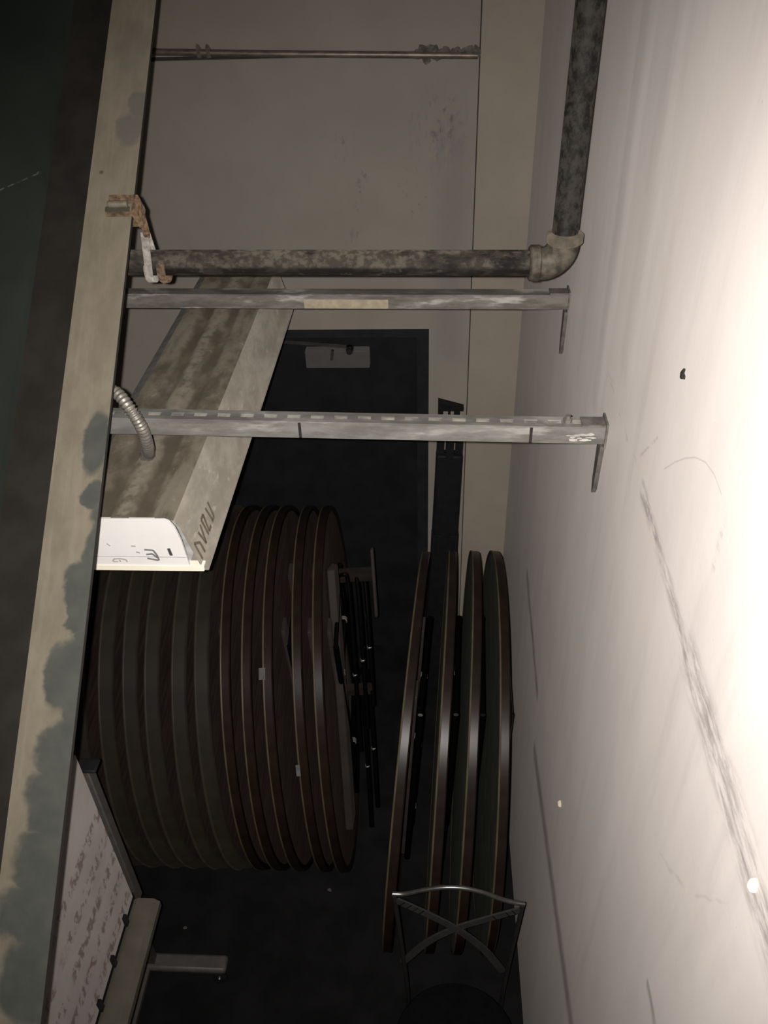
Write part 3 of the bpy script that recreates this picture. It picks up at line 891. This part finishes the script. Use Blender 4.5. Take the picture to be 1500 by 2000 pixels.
# ------------------------------------------------------------------ folded black tripod against the far wall
M['black'] = plain('matt_black', (0.010, 0.010, 0.011), 0.6, spec=0.25)
tri = tag(empty('folded_tripod', (0.03, 2.97, 0)), 'tall black folded tripod stand leaning on the far wall behind the tables', 'tripod')
s = at(tri)
bx0 = Vector((0.035, 2.98, 0.0)); tp = Vector((0.088, 3.22, 1.55))
for dx0, dx1, dy in ((-0.048, -0.042, 0.0), (0.0, 0.0, -0.03), (0.048, 0.042, 0.0), (0.0, 0.0, 0.03)):
    MB().bar(bx0 + Vector((dx0 - 0.008, dy, 0)), tp + Vector((dx1, dy, 0.0)), 0.034, 0.03, up=(0, 1, 0)).build('leg', M['black'], tri, loc=s)
bevel(MB().bar(bx0.lerp(tp, 0.66), bx0.lerp(tp, 0.93), 0.122, 0.075, up=(0, 1, 0)).build('spreader_sleeve', M['black'], tri, loc=s), 0.012)
bevel(MB().bar(bx0.lerp(tp, 0.05), bx0.lerp(tp, 0.67), 0.130, 0.07, up=(0, 1, 0)).build('carry_cover', M['black'], tri, loc=s), 0.014)
hp = MB()
hp.extrude([(0.030, 1.50), (0.052, 1.50), (0.052, 1.66), (0.140, 1.66), (0.142, 1.672), (0.030, 1.705)], 'xz', 3.195, 3.235)
hp.build('head_plate', M['black'], tri, loc=s)
MB().box((0.074, 3.19, 1.5), (0.084, 3.23, 1.665)).box((0.10, 3.19, 1.5), (0.125, 3.23, 1.665)).build('head_posts', M['black'], tri, loc=s)

# ------------------------------------------------------------------ bistro chair with crossed back
M['chair'] = plain('chair_dark_steel', (0.050, 0.048, 0.048), 0.55, 0.1, spec=0.4, var=0.15)
M['chair_rail'] = plain('chair_worn_rail', (0.34, 0.33, 0.32), 0.3, 0.9, var=0.15)  # rail coloured paler than the frame to give it the flash highlight
M['chair_post'] = plain('chair_post_dark', (0.024, 0.023, 0.023), 0.55, 0.1)
M['seat'] = plain('black_vinyl', (0.005, 0.005, 0.0055), 0.7, spec=0.1)
ch = tag(empty('bistro_chair', (0.09, 1.13, 0)), 'dark metal chair with crossed back and curved top rail', 'chair')
s = at(ch)
YC = 1.335
rail = [(-0.108, YC, 1.045), (-0.07, YC, 1.048), (-0.01, YC, 1.075), (0.05, YC, 1.093), (0.11, YC, 1.092), (0.17, YC, 1.070), (0.225, YC, 1.035), (0.265, YC, 1.018), (0.298, YC, 1.010)]
MB().tube(smooth_path(rail, 6), 0.0072, 12).build('top_rail', M['chair_rail'], ch, loc=s)
for xx, xt, zt in ((-0.068, -0.103, 1.038), (0.262, 0.292, 1.004)):
    MB().tube(smooth_path([(xx - 0.01, YC + 0.015, 0.0), (xx, YC - 0.01, 0.25), (xx, YC - 0.02, 0.45), (xx * 0.6 + xt * 0.4, YC - 0.01, 0.70), (xt, YC, zt)], 6), 0.0075, 10).build('back_post', M['chair_post'], ch, loc=s)
for pts in ([(-0.098, YC - 0.003, 1.015), (0.0, YC - 0.003, 0.935), (0.09, YC - 0.003, 0.850), (0.18, YC - 0.006, 0.735), (0.255, YC - 0.010, 0.585)],
            [(0.288, YC - 0.003, 0.982), (0.19, YC - 0.003, 0.920), (0.09, YC - 0.003, 0.850), (0.0, YC - 0.006, 0.760), (-0.078, YC - 0.010, 0.630)]):
    pth = smooth_path(pts, 5)
    b_ = MB()
    for i in range(len(pth) - 1):
        b_.bar(pth[i], pth[i + 1] + (pth[i + 1] - pth[i]) * 0.12, 0.006, 0.026, up=(pth[i + 1] - pth[i]).cross(Vector((0, 1, 0))))
    b_.build('cross_bar', M['chair'], ch, loc=s)
MB().lathe([(0.425, 0), (0.425, 0.195), (0.435, 0.205), (0.455, 0.207), (0.475, 0.198), (0.488, 0.16), (0.492, 0.0)], 'z', 48, (0.095, 1.13, 0), closed=False).build('seat', M['seat'], ch, loc=s)
for xx in (-0.055, 0.245):
    MB().tube(smooth_path([(xx, 0.98, 0.43), (xx + (0.09 - xx) * -0.08, 0.955, 0.2), (xx + (0.09 - xx) * -0.15, 0.94, 0.0)], 6), 0.010, 10).build('front_leg', M['chair'], ch, loc=s)
MB().tube([(0.095 + 0.15 * math.cos(a / 16 * math.pi), 1.13 + 0.15 * math.sin(a / 16 * math.pi), 0.30) for a in range(32)], 0.006, 8, closed=True).build('stretcher_ring', M['chair'], ch, loc=s)

# ------------------------------------------------------------------ rolling notice board at lower left
def mat_board():
    m = NT('grey_board_written', 0.6, 0.0, 0.2)
    p = m.pos(False)
    base = m.mix(m.ramp(m.noise(p, 5, 3, 0.6), 0.3, 0.7), (0.26, 0.231, 0.22), (0.315, 0.278, 0.265))
    sx = m.n('ShaderNodeSeparateXYZ'); m.put(sx.inputs[0], p)
    # rows of cramped handwriting parallel to the tray
    row = m.math('FRACT', m.mul(sx.outputs['Z'], 1 / 0.105))
    rowm = m.ramp(m.math('ABSOLUTE', m.math('SUBTRACT', row, 0.5)), 0.16, 0.28, 1.0, 0.0)
    ink = m.ramp(m.noise(p, 42, 4, 0.65, (1, 1, 0.6)), 0.47, 0.58)
    word = m.ramp(m.noise(p, 7, 2, 0.5, (1, 1, 0.3)), 0.32, 0.44)
    lim = m.ramp(sx.outputs['Z'], 0.50, 0.55, 1.0, 0.0)
    col = m.mix(m.mul(m.mul(m.mul(rowm, ink), m.mul(word, lim)), 0.7), base, (0.10, 0.062, 0.055))
    m.color(col)
    return m.m


M['board'] = mat_board()
M['board_frame'] = plain('board_frame_grey', (0.12, 0.11, 0.104), 0.5, 0.1, var=0.12)
M['tray'] = plain('tray_tan_aluminium', (0.165, 0.150, 0.118), 0.5, 0.2, var=0.12, scale=12)
bd = tag(empty('rolling_board', (-1.04, 1.0, 0)), 'grey written board on a wheeled stand at the lower left', 'board')
s = at(bd)
BX = -0.955
sheet = MB().box((BX - 0.02, 0.30, 0.0), (BX, 1.362, 0.74)).build('board_sheet', M['board'], bd, loc=s + Vector((0, 0, 0.925)))
bevel(MB().box((BX - 0.03, 1.376, 0.86), (BX + 0.006, 1.412, 1.57), Matrix.Translation(s)).build('side_rail', M['board_frame'], bd), 0.004)
bevel(MB().box((BX - 0.03, 0.26, 0.86), (BX + 0.006, 0.29, 1.57), Matrix.Translation(s)).build('side_rail', M['board_frame'], bd), 0.004)
bevel(MB().box((BX - 0.030, 1.372, 1.566), (BX + 0.030, 1.418, 1.578), Matrix.Translation(s)).build('corner_cap', M['black'], bd), 0.006)
MB().box((BX - 0.028, 0.29, 0.885), (BX - 0.002, 1.376, 0.924), Matrix.Translation(s)).build('bottom_rail', M['black'], bd)  # black strip standing in for the shadow gap between board and tray
for i in range(8):
    yy = 1.27 - i * 0.125
    MB().box((BX - 0.002, yy, 0.905), (BX + 0.010, yy + 0.016, 0.962), Matrix.Translation(s)).build('clip', M['black'], bd)
prof = [(-0.953, 0.862), (-0.885, 0.862), (-0.868, 0.880), (-0.868, 0.905), (-0.885, 0.922), (-0.935, 0.922), (-0.953, 0.91)]
MB().extrude(prof, 'xz', 0.28, 1.36).build('pen_tray', M['tray'], bd, loc=s)
MB().bar((-1.0, 1.394, 0.90), (-1.10, 1.53, 0.11), 0.034, 0.034, up=(1, 0, 0)).build('post', M['board_frame'], bd, loc=s)
MB().bar((-1.0, 0.275, 0.90), (-1.10, 0.14, 0.11), 0.034, 0.034, up=(1, 0, 0)).build('post', M['board_frame'], bd, loc=s)
for yy in (1.527, 0.14):
    ft = bevel(MB().box((-1.36, yy - 0.033, 0.085), (-0.795, yy + 0.033, 0.118), Matrix.Translation(s)).build('foot', M['board_frame'], bd), 0.012)
    for xx in (-1.33, -0.828):
        MB().lathe([(-0.011, 0), (-0.011, 0.026), (-0.007, 0.030), (0.007, 0.030), (0.011, 0.026), (0.011, 0)], 'y', 20, (xx, yy - 0.02, 0.031), closed=False).build('caster_wheel', M['black'], ft, loc=s)
        MB().box((xx - 0.014, yy - 0.036, 0.03), (xx + 0.014, yy - 0.032, 0.086), Matrix.Translation(s)).build('caster_fork', M['chrome'], ft)
        MB().lathe([(-0.008, 0.0), (-0.008, 0.006), (-0.004, 0.011), (0.003, 0.012), (0.003, 0)], 'y', 14, (xx, yy - 0.036, 0.05), closed=False).build('axle_cap', M['chrome'], ft, loc=s)
MB().bar((-1.11, 0.17, 0.10), (-1.11, 1.50, 0.10), 0.022, 0.022).build('base_bar', M['board_frame'], bd, loc=s)

# ------------------------------------------------------------------ litter on the floor
def scrap(x, y, r, seed, label):
    b_ = MB().lump((0, 0, r * 0.45), (r, r * 0.8, r * 0.45), seed, 0.35, 1)
    o_ = b_.build('paper_scrap', M['paper'], None, loc=(x, y, 0))
    tag(o_, label, 'scrap', 'scraps on the black floor')
scrap(-1.028, 1.716, 0.009, 1, 'crumpled paper scrap on the floor near the wheeled stand')
scrap(-0.431, 1.90, 0.010, 2, 'crumpled paper scrap on the floor below the left table row')
